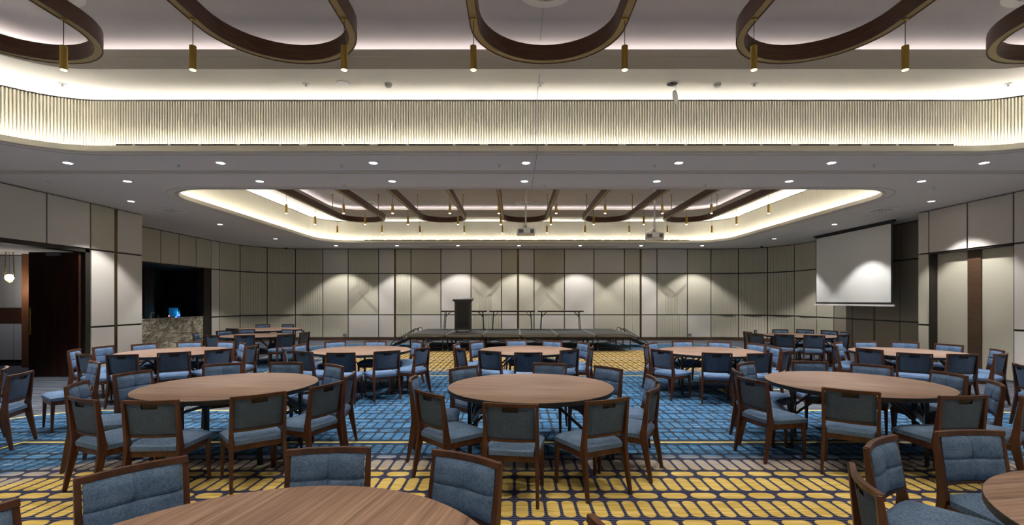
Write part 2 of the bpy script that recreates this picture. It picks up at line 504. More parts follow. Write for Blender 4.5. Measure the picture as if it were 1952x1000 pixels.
def s_at_px(path, x):
    tt = px_t(x); best = None; n = 4000
    pv = None
    for i in range(n + 1):
        q = path.tot * i / n
        X, Y, _, _ = path.at(q); g = X - tt * Y
        if pv is not None and pv[1] * g <= 0: return pv[0] + (q - pv[0]) * abs(pv[1]) / (abs(pv[1]) + abs(g) + 1e-12)
        pv = (q, g)
    return path.tot
def wall_panel(path, s0, s1, z0, z1, material, parent, ribs=0, pattern=None):
    """one upholstered or grooved board standing 25 mm off the wall"""
    T = .025; prof = []
    if ribs:
        n = max(2, round((s1 - s0) / ribs)); w_ = (s1 - s0) / n
        for i in range(n):
            a = s0 + i * w_
            prof += [(a + .0 if i == 0 else a + .008, T), (a + w_ - .008, T)]
            if i < n - 1: prof += [(a + w_ - .004, T - .013), (a + w_ + .004, T - .013)]
        prof[-1] = (s1, T)
    else:
        n = max(1, int((s1 - s0) / .25))
        prof = [(s0 + (s1 - s0) * i / n, T) for i in range(n + 1)]
    prof = [(s0, 0)] + prof + [(s1, 0)]
    lo = []
    for q, dd in prof:
        x, y, nx, ny = path.at(q); lo.append((x + nx * dd, y + ny * dd))
    b = MB(); b.loft([[(x, y, z0) for x, y in lo], [(x, y, z1) for x, y in lo]], closed=False)
    n = len(lo)
    for z, fl in ((z0, 0), (z1, 1)):          # top and bottom caps
        for i in range(1, n - 2):
            b.add([(lo[0][0] + (lo[-1][0] - lo[0][0]) * 0, lo[0][1], z), (lo[i][0], lo[i][1], z), (lo[i + 1][0], lo[i + 1][1], z)], [(0, 1, 2)])
    if pattern:
        W = s1 - s0
        def P(a, z):
            x, y, nx, ny = path.at(s0 + a); return Vector((x + nx * (T + .002), y + ny * (T + .002), z))
        for pl in pattern(W, z0, z1):
            for (a0, za), (a1, zb) in zip(pl[:-1], pl[1:]):
                A, B = P(a0, za), P(a1, zb)
                b.bar(A, B, .011, .010, mi=1)
    o = b.build('panel', [material, M_['pd']] if pattern else material, parent)
    return o
def clip(a0, z0, a1, z1, W):
    if a0 > a1: a0, z0, a1, z1 = a1, z1, a0, z0
    if a0 < .02:
        f_ = (.02 - a0) / (a1 - a0 + 1e-9); z0 += (z1 - z0) * f_; a0 = .02
    if a1 > W - .02:
        f_ = (W - .02 - a0) / (a1 - a0 + 1e-9); z1 = z0 + (z1 - z0) * f_; a1 = W - .02
    return [(a0, z0), (a1, z1)] if a1 - a0 > .03 else None
def chevA(W, z0, z1):        # verticals from above folding out to both sides
    out = []; n = 9; sp = .062; x0 = W / 2 - n * sp / 2
    for i in range(n):
        a = x0 + i * sp; zt = z0 + 1.30 - i * .035
        out.append([(a, z1 - .005), (a, zt)])
        q = clip(a, zt, a - 1.2, zt - 1.2, W)
        if q: out.append(q)
    for i in range(n):
        q = clip(W * .35 + 0, z0 + 1.0 - i * sp * 1.1, W, z0 + 1.0 - i * sp * 1.1 - W * .65, W)
        if q and min(q[0][1], q[1][1]) > z0 + .02: out.append(q)
    return [[(a, max(z, z0 + .01)) for a, z in pl] for pl in out]
def chevB(W, z0, z1):        # verticals from below fanning up to both sides
    out = []; n = 9; sp = .062; x0 = W / 2 - n * sp / 2
    for i in range(n):
        a = x0 + i * sp; zt = z0 + .72 + abs(i - 4) * .02
        out.append([(a, z0 + .005), (a, zt)])
        q = clip(a, zt, a - 1.3, zt + 1.3, W)
        if q: out.append([(x, min(z, z1 - .02)) for x, z in q])
        q = clip(a, zt, a + 1.3, zt + 1.3, W)
        if q and i > 3: out.append([(x, min(z, z1 - .02)) for x, z in q])
    return out

wall_back = empty('wall_back'); struct(wall_back)
R_ = .105
#      x0    x1    top       middle           bottom
BAYS = [(270, 305, 'b', None, None), (305, 340, 'b', None, None), (340, 373, 'b', None, None), (373, 402, 'b', None, None),
        (402, 417, 'l', 'l', 'l'), (417, 457, 'b', 'b', 'b'), (457, 509, 'br', 'br', 'br'), (509, 563.5, 'br', 'br', 'br'), (563.5, 615.7, 'br', 'br', 'br'),
        (615.7, 664, 'l', 'b', 'b'), (664, 722, 'br', 'bA', 'l'), (722, 753.2, 'l', 'l', 'l'), (753.2, 783.6, 'b', 'br', 'br'), (783.6, 840.6, 'b', 'b', 'l'),
        (840.6, 898, 'l', 'l', 'l'), (898, 956, 'l', 'bB', 'br'), (956, 987.5, 'b', 'b', 'l'), (987.5, 1018, 'l', 'b', 'b'), (1018, 1076, 'br', 'bA', 'l'),
        (1076, 1132, 'l', 'l', 'l'), (1132, 1190, 'l', 'b', 'b'), (1190, 1221, 'b', 'br', 'br'), (1221, 1252, 'l', 'l', 'l'), (1252, 1310, 'l', 'bB', 'br'),
        (1310, 1355, 'b', 'b', 'l'), (1355, 1407.6, 'br', 'br', 'br'), (1407.6, 1463.5, 'br', 'br', 'br'), (1463.5, 1515, 'br', 'br', 'br'),
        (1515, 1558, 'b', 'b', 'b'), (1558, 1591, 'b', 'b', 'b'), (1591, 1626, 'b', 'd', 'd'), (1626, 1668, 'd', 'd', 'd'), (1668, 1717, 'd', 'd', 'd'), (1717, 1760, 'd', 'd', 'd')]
WIDE = {753.2, 987.5, 1221, 1668}
s_first = 0.0
bk = MB(); tr = []
def quad_wall(b, path, s0, s1, z0, z1, off=0.0):
    n = max(1, int((s1 - s0) / .3)); lo = []
    for i in range(n + 1):
        x, y, nx, ny = path.at(s0 + (s1 - s0) * i / n); lo.append((x - nx * off, y - ny * off))
    b.loft([[(x, y, z0) for x, y in lo], [(x, y, z1) for x, y in lo]], closed=False)
for k, (xa, xb, top, mid_, bot) in enumerate(BAYS):
    sa = 0.0 if k == 0 else s_at_px(back, xa)
    sb = back.tot if k == len(BAYS) - 1 else s_at_px(back, xb)
    ga = .045 if xa in WIDE else .020; gb = .045 if xb in WIDE else .020
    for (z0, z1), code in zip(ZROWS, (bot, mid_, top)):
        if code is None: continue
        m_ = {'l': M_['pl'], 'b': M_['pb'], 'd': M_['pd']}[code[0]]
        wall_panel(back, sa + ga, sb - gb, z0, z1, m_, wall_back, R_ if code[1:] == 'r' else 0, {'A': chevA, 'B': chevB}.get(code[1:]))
    quad_wall(bk, back, sa, sb, 2.86 if bot is None else 0, ZC)
    if xa in WIDE: tr.append(sa)
bk.build('wall_backing', M_['dark'], wall_back)
for sa in tr:
    x, y, nx, ny = back.at(sa)
    b = MB(); a_ = atan2(-nx, ny)
    b.box((x + nx * .010, y + ny * .010, 2.05), (.085, .02, 3.75), rz=atan2(ny, nx) + pi / 2)
    b.build('bronze_strip', M_['bronze'], wall_back)
b = MB()
lo = []; hi = []
s_sk = s_at_px(back, 402)
n = 60
for i in range(n + 1):
    x, y, nx, ny = back.at(s_sk + (back.tot - s_sk) * i / n)
    lo.append((x + nx * .015, y + ny * .015, 0)); hi.append((x + nx * .015, y + ny * .015, .13))
b.loft([lo, hi], closed=False)
struct(b.build('baseboard_back', M_['skirt']))
b = MB()                                         # shadow line at the top of the walls
lo = []; hi = []
for i in range(81):
    x, y, nx, ny = back.at(back.tot * i / 80)
    lo.append((x + nx * .03, y + ny * .03, ZC - .012)); hi.append((x + nx * .03, y + ny * .03, ZC + .01))
b.loft([lo, hi], closed=False); struct(b.build('trim_1', M_['band']))

# side walls, right then left.  Straight paths, inward normal to the right of travel
rightp = Path([('l', (XR, 12.28), (0, -1), 15.8)])
leftp = Path([('l', (XL, -3.5), (0, 1), 16.05)])
wall_right = empty('wall_right'); struct(wall_right)
wall_left = empty('wall_left'); struct(wall_left)
def side(path, y2s, breaks, wide, opening, parent, tones):
    bk = MB()
    for (ya, yb), tone in zip(zip(breaks[:-1], breaks[1:]), tones):
        sa, sb = sorted((y2s(ya), y2s(yb)))
        mida = (ya + yb) / 2
        op = opening[0] < mida < opening[1]
        lo_w = [v for v in wide if abs(y2s(v) - sa) < .01]; hi_w = [v for v in wide if abs(y2s(v) - sb) < .01]
        ga = .05 if lo_w else .020; gb = .05 if hi_w else .020
        for ri, (z0, z1) in enumerate(ZROWS):
            if op and ri < 2: continue
            wall_panel(path, sa + ga, sb - gb, z0, z1, M_['pb'] if tone[2 - ri] == 'b' else M_['pl'], parent)
        quad_wall(bk, path, sa, sb, 2.87 if op else 0, ZC)
    bk.build('wall_backing', M_['dark'], parent)
RB = [12.28, 11.96, 10.94, 9.93, 8.9, 7.8, 6.7, 5.6, 4.5, 3.4, 2.3, 1.2, .1, -1, -2.1, -3.5]
side(rightp, lambda y: 12.28 - y, RB, [], (9.93, 11.96), wall_right, ['lbb', 'lbb', 'lbb', 'lll'] + ['lbl', 'blb'] * 6)
LB = [12.55, 11.71, 11.01, 9.98, 8.93, 7.8, 6.7, 5.6, 4.5, 3.4, 2.3, 1.2, .1, -1, -2.1, -3.5]
side(leftp, lambda y: y + 3.5, LB, [11.71], (8.93, 11.01), wall_left, ['lll', 'bll', 'lll', 'lll'] + ['lbl', 'blb'] * 6)
b = MB(); b.box((XL + .010, 11.71, 2.05), (.02, .095, 3.75)); b.build('bronze_strip', M_['bronze'], wall_left)
# returns where the side walls step back
b = MB(); b.box2((-11.6, 12.50, 0), (XL, 12.55, ZC)); b.build('wall_return', M_['pb'], wall_left)
b = MB(); b.box2((XR, 12.23, 0), (11.6, 12.28, ZC)); b.build('wall_return', M_['pb'], wall_right)
# skirting and top lines
b = MB(); b.box2((XL, -3.5, 0), (XL + .02, 8.93, .13)); b.box2((XL, 11.01, 0), (XL + .02, 12.55, .13)); struct(b.build('baseboard_left', M_['skirt']))
b = MB(); b.box2((XR - .02, -3.5, 0), (XR, 9.93, .13)); b.box2((XR - .02, 11.96, 0), (XR, 12.28, .13)); struct(b.build('baseboard_right', M_['skirt']))
b = MB(); b.box2((XL, -3.5, ZC - .015), (XL + .035, 12.55, ZC)); struct(b.build('trim_2', M_['band']))
b = MB(); b.box2((XR - .035, -3.5, ZC - .015), (XR, 12.28, ZC)); struct(b.build('trim_3', M_['band']))
b = MB(); b.box2((-15, -3.7, 0), (14, -3.5, ZC + 1.4)); struct(b.build('wall_front', M_['pb']))

# right-hand doors in their recess
d1 = empty('door_1'); struct(d1)
b = MB(); b.box2((XR, 11.94, 0), (XR + .22, 11.96, 2.87)); b.box2((XR, 9.93, 0), (XR + .22, 9.95, 2.87)); b.box2((XR, 9.93, 2.85), (XR + .22, 11.96, 2.87)); b.build('door_frame', M_['dark'], d1)
b = MB(); b.box2((XR + .18, 11.12, 0.02), (XR + .22, 11.94, 2.85)); b.build('door_leaf', M_['pb'], d1)
b = MB(); b.box2((XR + .18, 9.95, 0.02), (XR + .22, 10.80, 2.85)); b.build('door_leaf', M_['pb'], d1)
b = MB(); b.box2((XR + .15, 10.80, 0.0), (XR + .22, 11.12, 2.85)); b.build('door_stile', M_['skirt'], d1)
# left doorway, open leaf, corridor
d2 = empty('door_2'); struct(d2)
b = MB(); b.box2((XL - .25, 10.90, 0), (XL + .004, 11.01, 2.87)); b.box2((XL - .25, 8.93, 0), (XL + .004, 9.02, 2.87)); b.box2((XL - .25, 8.93, 2.80), (XL + .004, 11.01, 2.87)); b.build('door_frame', M_['dark'], d2)
b = MB(); b.box2((-10.87, 10.80, 0.01), (-9.75, 10.855, 2.79)); o = b.build('door_leaf', M_['door'], d2)
b = MB(); b.tube([(-10.80, 10.76, .95), (-10.80, 10.76, 1.55)], .014); b.bar((-10.80, 10.80, 1.05), (-10.80, 10.75, 1.05), .012); b.bar((-10.80, 10.80, 1.45), (-10.80, 10.75, 1.45), .012); b.build('door_handle', M_['brass'], d2)
b = MB(); b.box2((-10.45, 10.76, 2.70), (-10.15, 10.80, 2.77)); b.bar((-10.2, 10.76, 2.765), (-9.84, 10.76, 2.775), .02, .008); b.build('door_closer', M_['steel'], d2)
cw = empty('wall_corridor'); struct(cw)
b = MB(); b.box2((-14.6, 12.65, 0), (-11.3, 12.75, 3.0)); b.box2((-14.7, 6.5, 0), (-14.6, 12.7, 3.0)); b.box2((-14.6, 6.4, 0), (XL - .3, 6.5, 3.0)); b.build('corridor_backing', M_['dark'], cw)
for xa, xb in ((-14.5, -13.62), (-13.60, -13.10), (-13.08, -12.56)):
    for z0, z1 in ((.16, 1.10), (1.52, 2.88)):
        b = MB(); b.box2((xa, 12.62, z0), (xb, 12.65, z1)); b.build('panel', M_['corr'], cw)
b = MB(); b.box2((-14.5, 12.62, 1.11), (-12.56, 12.65, 1.51)); b.build('timber_band', M_['brownband'], cw)
b = MB(); b.box2((-12.56, 12.3, 0), (-12.34, 12.65, 2.9)); b.build('timber_pillar', M_['pillar'], cw)
b = MB(); b.box2((-14.7, 6.4, 2.9), (-9.95, 12.75, 3.0)); b.build('corridor_ceiling', M_['ceiling'], cw)
b = MB(); b.box2((XL - .25, 6.4, 0), (XL - .02, 8.93, 3.0)); b.box2((XL - .25, 8.93, 2.88), (XL - .02, 11.01, 3.0)); b.box2((XL - .25, 11.01, 0), (XL - .02, 12.5, 3.0)); b.build('corridor_side', M_['pb'], cw)

# bar niche in the left rear wall
nb = empty('wall_niche'); struct(nb)
b = MB()
b.box2((-13.9, 12.76, 0), (-13.8, 19.3, 3.1)); b.box2((-13.9, 19.3, 0), (-11.6, 19.4, 3.1)); b.box2((-13.9, 12.66, 0), (-11.2, 12.76, 3.1)); b.box2((-13.9, 12.7, 2.87), (-11.22, 19.3, 2.95))
b.box2((-11.40, 17.85, 0), (-11.22, 19.3, 3.0))
b.box2((-13.9, 16.9, 0), (-12.95, 17.35, 2.87)); b.box2((-13.9, 14.1, 0), (-13.3, 15.3, 2.87))
b.build('niche_shell', M_['niche'], nb)
b = MB(); b.box2((-11.42, 17.42, 0), (-11.21, 17.85, 2.87)); b.build('niche_jamb', M_['dark'], nb)
bc = empty('bar_counter', (-11.5, 15.1, 0)); tag(bc, 'veined grey-brown marble bar counter in the dark niche', 'bar counter')
b = MB(); b.box2((-.24, -2.3, 0), (.28, 2.3, 1.11)); b.build('front', M_['marble'], bc)
b = MB(); b.box2((-.30, -2.32, 1.11), (.30, 2.32, 1.15)); b.build('worktop', M_['marble'], bc)

# ------------------------------------------------------------------ lights of the room
def spot(name, loc, watts, color, size, blend, rad=.04, parent=None, rot=(0, 0, 0)):
    l = bpy.data.lights.new(name, 'SPOT'); l.energy = watts; l.color = color; l.spot_size = radians(size); l.spot_blend = blend; l.shadow_soft_size = rad
    o = bpy.data.objects.new(name, l); COL.objects.link(o); o.location = loc; o.rotation_euler = rot
    if parent is not None: o.parent = parent
    return o
# recessed downlight prototype
proto = empty('recessed_downlight', (0, 0, 0))
b = MB(); b.lathe((0, 0, 0), [(.082, 0), (.082, -.006), (.064, -.008), (.060, 0)], 24); b.build('trim_ring', M_['dl_trim'], proto, smooth=True)
b = MB(); b.cyl((0, 0, -.004), .061, .003, 24); b.build('lens', M_['dl_lens'], proto)
spot('lamp', (0, 0, -.03), DOWN_W, NEUT, 94, .28, .045, proto)
spots = []
rowY = [(7.87, 'in the row beside the front coffer'), (9.08, 'in the row in front of the rear coffer'), (19.7, 'in the row along the back wall')]
for y, ph in rowY:
    for i in range(7): spots.append((.19 + (i - 3) * 2.49, y, '%s downlight from the left %s' % (ORD[i], ph), 'downlights ' + ph))
for x, sd in ((-8.66, 'left'), (9.42, 'right')):
    for y, ph in ((10.9, 'nearest'), (14.2, 'middle'), (17.5, 'farthest')): spots.append((x, y, '%s of three downlights between the rear coffer and the %s wall' % (ph, sd), 'downlights beside the rear coffer'))
    for y in (-.5, 2.8, 6.1): spots.append((x, y, 'recessed downlight beside the front coffer and the %s wall' % sd, 'downlights beside the front coffer'))
for i in range(7): spots.append((.19 + (i - 3) * 2.49, -2.4, 'recessed downlight behind the front coffer', 'downlights behind the front coffer'))
used = False
for x, y, lab, grp in spots:
    o = proto if not used else copy_tree(proto); used = True
    o.location = (x, y, ZC); tag(o, lab, 'downlight', grp)

# pendants and timber loops
pp = empty('pendant_light', (0, 0, 0))
b = MB(); b.cyl((0, 0, -.012), .028, .012, 16); b.build('canopy', M_['brass'], pp, smooth=True)
b = MB(); b.cyl((0, 0, -.27), .0035, .26, 6); b.build('cord', M_['cord'], pp)
b = MB(); b.lathe((0, 0, 0), [(.0, -.265), (.031, -.268), (.032, -.272), (.032, -.505), (.028, -.507), (.028, -.49), (0, -.49)], 20); b.build('cylinder_shade', M_['brass'], pp, smooth=True)
b = MB(); b.lathe((0, 0, 0), [(.0278, -.500), (.024, -.507), (.012, -.511), (.0, -.512)], 20); b.build('lens', M_['lens'], pp, smooth=True)
spot('lamp', (0, 0, -.53), PEND_W, WARM, 75, .5, .025, pp)
ZR = 4.50; RW = .80; RB_ = .095; RHT = .18
def stadium(cx, y0, y1, r, n=20):
    pts = [(cx + r * cos(a), y1 - RW + r * sin(a)) for a in [pi * i / n for i in range(n + 1)]]
    pts += [(cx + r * cos(a), y0 + RW + r * sin(a)) for a in [pi + pi * i / n for i in range(n + 1)]]
    return pts
usedp = False
ringX = [XC + .015 + 2.79 * (i - 2) for i in range(5)]
for ci, (y0, y1, pys) in enumerate(((-.2, 5.72, (.62, 2.7, 4.80)), (11.05, 17.3, (12.67, 14.5, 16.32)))):  # front coffer's nearer pendant rows are unseen, added to brighten the foreground
    where = 'front' if ci == 0 else 'rear'
    for ri, cx in enumerate(ringX):
        e = empty('ceiling_loop', (cx, (y0 + y1) / 2, ZR))
        tag(e, '%s dark timber ceiling loop from the left in the %s coffer' % (ORD[ri], where), 'ceiling loop', 'timber loops in the %s coffer' % where)
        oy = (y0 + y1) / 2
        def L(r, z): return [(x - cx, y - oy, z) for x, y in stadium(cx, y0, y1, r)]
        b = MB(); a_, c_ = RW, RW - RB_
        b.loft([L(a_, 0), L(a_, RHT), L(c_, RHT), L(c_, 0), L(c_ + .012, 0), L(c_ + .012, .012), L(a_ - .012, .012), L(a_ - .012, 0), L(a_, 0)])
        b.build('hoop', M_['ring'], e, smooth=True)
        b = MB(); b.loft([L(c_ + .013, .006), L(a_ - .013, .006)]); b.build('brass_inlay', M_['brass_strip'], e)
        for yy in ((y0 + 1.4, y1 - 1.4) if ci == 0 else (y0 + 1.4, 15.9)):
            for sx in (-1, 1):
                b = MB(); px_ = sx * (RW - RB_ / 2)
                b.cyl((px_, yy - oy, RHT), .012, ZP - ZR - RHT, 10); b.cyl((px_, yy - oy, ZP - ZR - .012), .04, .012, 16)
                b.build('suspension_rod', M_['brass'], e, smooth=True)
        for pi_, py_ in enumerate(pys):
            for sx in (-1, 1):
                o = pp if not usedp else copy_tree(pp); usedp = True
                o.location = (cx + sx * (RW - RB_ / 2), py_, ZR)
                rowt = ('unseen added nearest row', 'unseen added middle row', 'far row')[pi_] + ' of the front coffer' if ci == 0 else '%s row of the rear coffer' % ('nearest', 'middle', 'farthest')[pi_]
                k = ri * 2 + (1 if sx > 0 else 0)
                tag(o, '%s brass cylinder pendant from the left, %s' % (ORD[k], rowt), 'pendant light', 'brass pendants, ' + rowt)

# linear slot diffusers on the coffer lips
for ci, (xa, xb, y, z) in enumerate(((-6.0, 6.62, 7.29, ZC + .098), (-5.8, 6.75, 18.66, ZC + .098))):
    e = empty('slot_diffuser', ((xa + xb) / 2, y, z)); hl = (xb - xa) / 2
    tag(e, 'thin dark linear slot air diffuser on the far lip of the %s coffer' % ('front' if ci == 0 else 'rear'), 'air diffuser', 'slot diffusers on the coffer lips')
    b = MB(); b.box2((-hl, -.02, -.014), (hl, .02, .014)); b.build('housing', M_['black'], e)
    n = 24
    b = MB()
    for i in range(n):
        x = -hl + .3 + (2 * hl - .6) * i / (n - 1) + random.uniform(-.1, .1); b.box((x, -.022, 0), (random.choice((.04, .12)), .004, .018))
    b.build('clips', M_['white'], e)
# flush housing at the back wall
e = empty('screen_housing', (.4, 20.05, ZC)); tag(e, 'long flush projection screen slot in the ceiling before the back wall', 'screen housing')
b = MB(); b.box2((-3.95, -.07, -.012), (3.95, .07, .0)); b.build('flange', M_['band'], e)
b = MB(); b.box2((-3.9, -.05, -.016), (3.9, .035, -.010)); b.build('slot', M_['black'], e)
# small ceiling fittings
def round_diffuser(x, y, z, r, lab, grp):
    e = empty('swirl_diffuser', (x, y, z)); tag(e, lab, 'air diffuser', grp)
    b = MB(); b.lathe((0, 0, 0), [(r, 0), (r, -.012), (r * .62, -.016), (r * .60, -.002)], 32); b.build('face_plate', M_['dl_trim'], e, smooth=True)
    b = MB(); b.cyl((0, 0, -.003), r * .61, .002, 32); b.build('throat', M_['black'], e)
    b = MB()
    for i in range(16):
        a = 2 * pi * i / 16; b.bar((r * .12 * cos(a), r * .12 * sin(a), -.010), (r * .60 * cos(a + .12), r * .60 * sin(a + .12), -.012), r * .05, .008)
    b.cyl((0, 0, -.014), r * .13, .01, 16)
    b.build('vanes', M_['dl_trim'], e)
for i, x in enumerate((-5.25, .36, 5.92)):
    round_diffuser(x, 5.42, ZP, .33, '%s round swirl diffuser from the left in the front raised ceiling' % ORD[i], 'swirl diffusers')
    round_diffuser(x, 17.3, ZP, .34, '%s round swirl diffuser from the left in the rear raised ceiling' % ORD[i], 'swirl diffusers')
for x, y, r, lab in ((-8.5, 12.0, .34, 'round diffuser near the left wall step'), (9.1, 12.0, .40, 'large round diffuser near the top of the projection screen'),
                  (-8.7, 16.2, .3, 'round diffuser in the far left of the lower ceiling'), (9.3, 16.2, .3, 'round diffuser in the far right of the lower ceiling')):
    round_diffuser(x, y, ZC, r, lab, 'swirl diffusers')
def sprinkler(x, y, z, lab):
    e = empty('sprinkler_head', (x, y, z)); tag(e, lab, 'sprinkler', 'sprinkler heads')
    b = MB(); b.lathe((0, 0, 0), [(.045, 0), (.042, -.01), (.015, -.012)], 16); b.build('escutcheon', M_['dl_trim'], e, smooth=True)
    b = MB(); b.cyl((0, 0, -.03), .010, .03, 8); b.cyl((0, 0, -.038), .022, .004, 12); b.build('deflector', M_['steel'], e)
for i, x in enumerate((-6.46, -2.98, .37, 3.43, 7.06)): sprinkler(x, 6.9, ZU, '%s sprinkler from the left on the bright front coffer soffit' % ORD[i])
for i, x in enumerate((-5.55, -2.85, -.25, 2.32, 5.95)): sprinkler(x, 7.98, ZC, '%s small sprinkler from the left beside the front coffer downlights' % ORD[i])
for i, x in enumerate((-3.3, .6, 3.7)): sprinkler(x, 9.35, ZC, '%s small sprinkler from the left before the rear coffer' % ORD[i])
def detector(x, y, z, lab):
    e = empty('smoke_detector', (x, y, z)); tag(e, lab, 'smoke detector', 'smoke detectors')
    b = MB(); b.lathe((0, 0, 0), [(.055, 0), (.055, -.02), (.05, -.024)], 20); b.build('base', M_['white'], e, smooth=True)
    b = MB(); b.lathe((0, 0, 0), [(.042, -.022), (.042, -.045), (.028, -.056), (0, -.058)], 20); b.build('sensor_head', M_['dl_trim'], e, smooth=True)
detector(-1.8, 6.9, ZU, 'white smoke detector left of centre on the bright front soffit'); detector(2.9, 6.9, ZU, 'white smoke detector right of centre on the bright front soffit')
detector(-8.75, 9.1, ZC, 'smoke detector on the ceiling above the open left door'); detector(8.3, 9.6, ZC, 'smoke detector on the ceiling above the right doors')
b = MB(); b.cyl((0, 0, -.012), .095, .012, 32); o = b.build('ceiling_speaker', M_['white'], loc=(-2.44, 6.88, ZU)); tag(o, 'round white flush speaker cover on the bright front soffit', 'speaker')
e = empty('ceiling_speaker', (2.25, 6.88, ZU)); tag(e, 'open dark ceiling speaker with its white cover hanging below', 'speaker')
b = MB(); b.lathe((0, 0, 0), [(.10, 0), (.10, -.01), (.08, -.012), (.078, -.002)], 28); b.build('rim', M_['dl_trim'], e, smooth=True)
b = MB(); b.cyl((0, 0, -.004), .078, .003, 28); b.cyl((.0, 0, -.018), .02, .014, 12); b.build('driver', M_['black'], e)
b = MB(); b.box((.05, 0, -.05), (.002, .002, .1)); b.build('tether', M_['cord'], e)
b = MB()
n = 28
Rm = Matrix.Rotation(radians(50), 3, 'Z') @ Matrix.Rotation(radians(90), 3, 'X')
c0 = Vector((.045, 0, -.20))
vs = [Rm @ Vector((.095 * cos(2 * pi * i / n), .095 * sin(2 * pi * i / n), s_)) + c0 for s_ in (-.005, .005) for i in range(n)]
b.add(vs, [(i, (i + 1) % n, n + (i + 1) % n, n + i) for i in range(n)] + [tuple(range(n - 1, -1, -1)), tuple(range(n, 2 * n))]); b.build('cover_plate', M_['white'], e)
for x, y, sd in ((-9.55, 20.2, 'left'), (10.1, 19.7, 'right')):
    e = empty('dome_camera', (x, y, ZC)); tag(e, 'small dark security camera at the far %s corner of the ceiling' % sd, 'camera', 'security cameras')
    b = MB(); b.cyl((0, 0, -.03), .07, .03, 18); b.build('base', M_['white'], e, smooth=True)
    b = MB(); b.lathe((0, 0, 0), [(.06, -.03), (.055, -.06), (.035, -.085), (0, -.095)], 18); b.build('dome', M_['black'], e, smooth=True)
for x, sd in ((657.5, 'left'), (1314.5, 'right')):
    e = empty('wall_socket', (px_t(x) * 20.76, 20.76, .245)); tag(e, 'small grey double socket low on the back wall, %s of the stage' % sd, 'socket', 'wall sockets')
    b = MB(); b.box((0, 0, 0), (.15, .012, .10)); b.build('plate', M_['grey'], e, bevel=.003)
    b = MB(); b.box((-.035, -.008, 0), (.035, .006, .04)); b.box((.035, -.008, 0), (.035, .006, .04)); b.build('outlets', M_['black'], e)

# ------------------------------------------------------------------ projection screen and projectors
e = empty('projection_screen', (10.50, 15.1, 0)); tag(e, 'large white projection screen with black border hung before the right wall', 'projection screen')
b = MB(); b.box2((-.05, -1.76, 3.90), (.05, 1.76, ZC)); b.build('casing', M_['black'], e)
b = MB(); b.box2((-.004, -1.70, 1.60), (.004, 1.70, 3.90)); b.build('screen_fabric', M_['black'], e)
b = MB(); n = 12
ys = [-1.655 + 3.31 * i / n for i in range(n + 1)]
b.loft([[(-.012 - .004 * sin(i * 1.3), y, z) for i, y in enumerate(ys)] for z in (1.655, 2.2, 2.9, 3.85)], closed=False); b.build('white_surface', M_['screen'], e)
b = MB(); b.box2((-.02, -1.78, 1.545), (.02, 1.78, 1.595)); b.build('weight_bar', M_['white'], e)
def projector(x, y, z, lab, rz):
    e = empty('ceiling_projector', (x, y, z), rz); tag(e, lab, 'projector', 'ceiling projectors')
    b = MB(); b.box((0, 0, 0), (.50, .40, .16)); b.box((0, -.02, .09), (.30, .28, .02)); b.build('body', M_['projector'], e, bevel=.018)
    b = MB(); b.box((-.14, -.203, .005), (.14, .006, .09)); b.box((.17, -.203, .0), (.10, .006, .10)); b.box((0, -.203, -.055), (.46, .005, .012)); b.build('vent_grille', M_['proj_dark'], e)
    b = MB(); b.lathe((0, 0, 0), [(.0, 0), (.0, .0)], 3)
    n = 20
    vs = [(.05 * cos(2 * pi * i / n) + .02, yy, .05 * sin(2 * pi * i / n)) for yy in (.19, .24) for i in range(n)]
    b = MB(); b.add(vs, [(i, (i + 1) % n, n + (i + 1) % n, n + i) for i in range(n)] + [tuple(range(n)), tuple(range(n, 2 * n))]); b.build('lens_barrel', M_['black'], e)
    b = MB(); b.box((0, 0, .115), (.16, .16, .03)); b.cyl((0, 0, .10), .035, .09, 12); b.build('bracket', M_['grey'], e)
    b = MB(); b.cyl((0, 0, .18), .024, ZP - z - .18, 14); b.cyl((0, 0, ZP - z - .02), .08, .02, 20); b.build('pole', M_['white'], e, smooth=True)
    b = MB(); b.tube([(-.03, -.02, .24), (-.10, -.10, .17), (-.22, -.16, .10), (-.26, -.205, .02), (-.2, -.21, -.02)], .008, 6); b.build('cable', M_['white'], e)
projector(.32, 13.5, 3.62, 'white ceiling projector on a long pole at room centre', 0)
projector(3.92, 13.5, 3.50, 'white ceiling projector on a long pole right of centre', radians(-14))

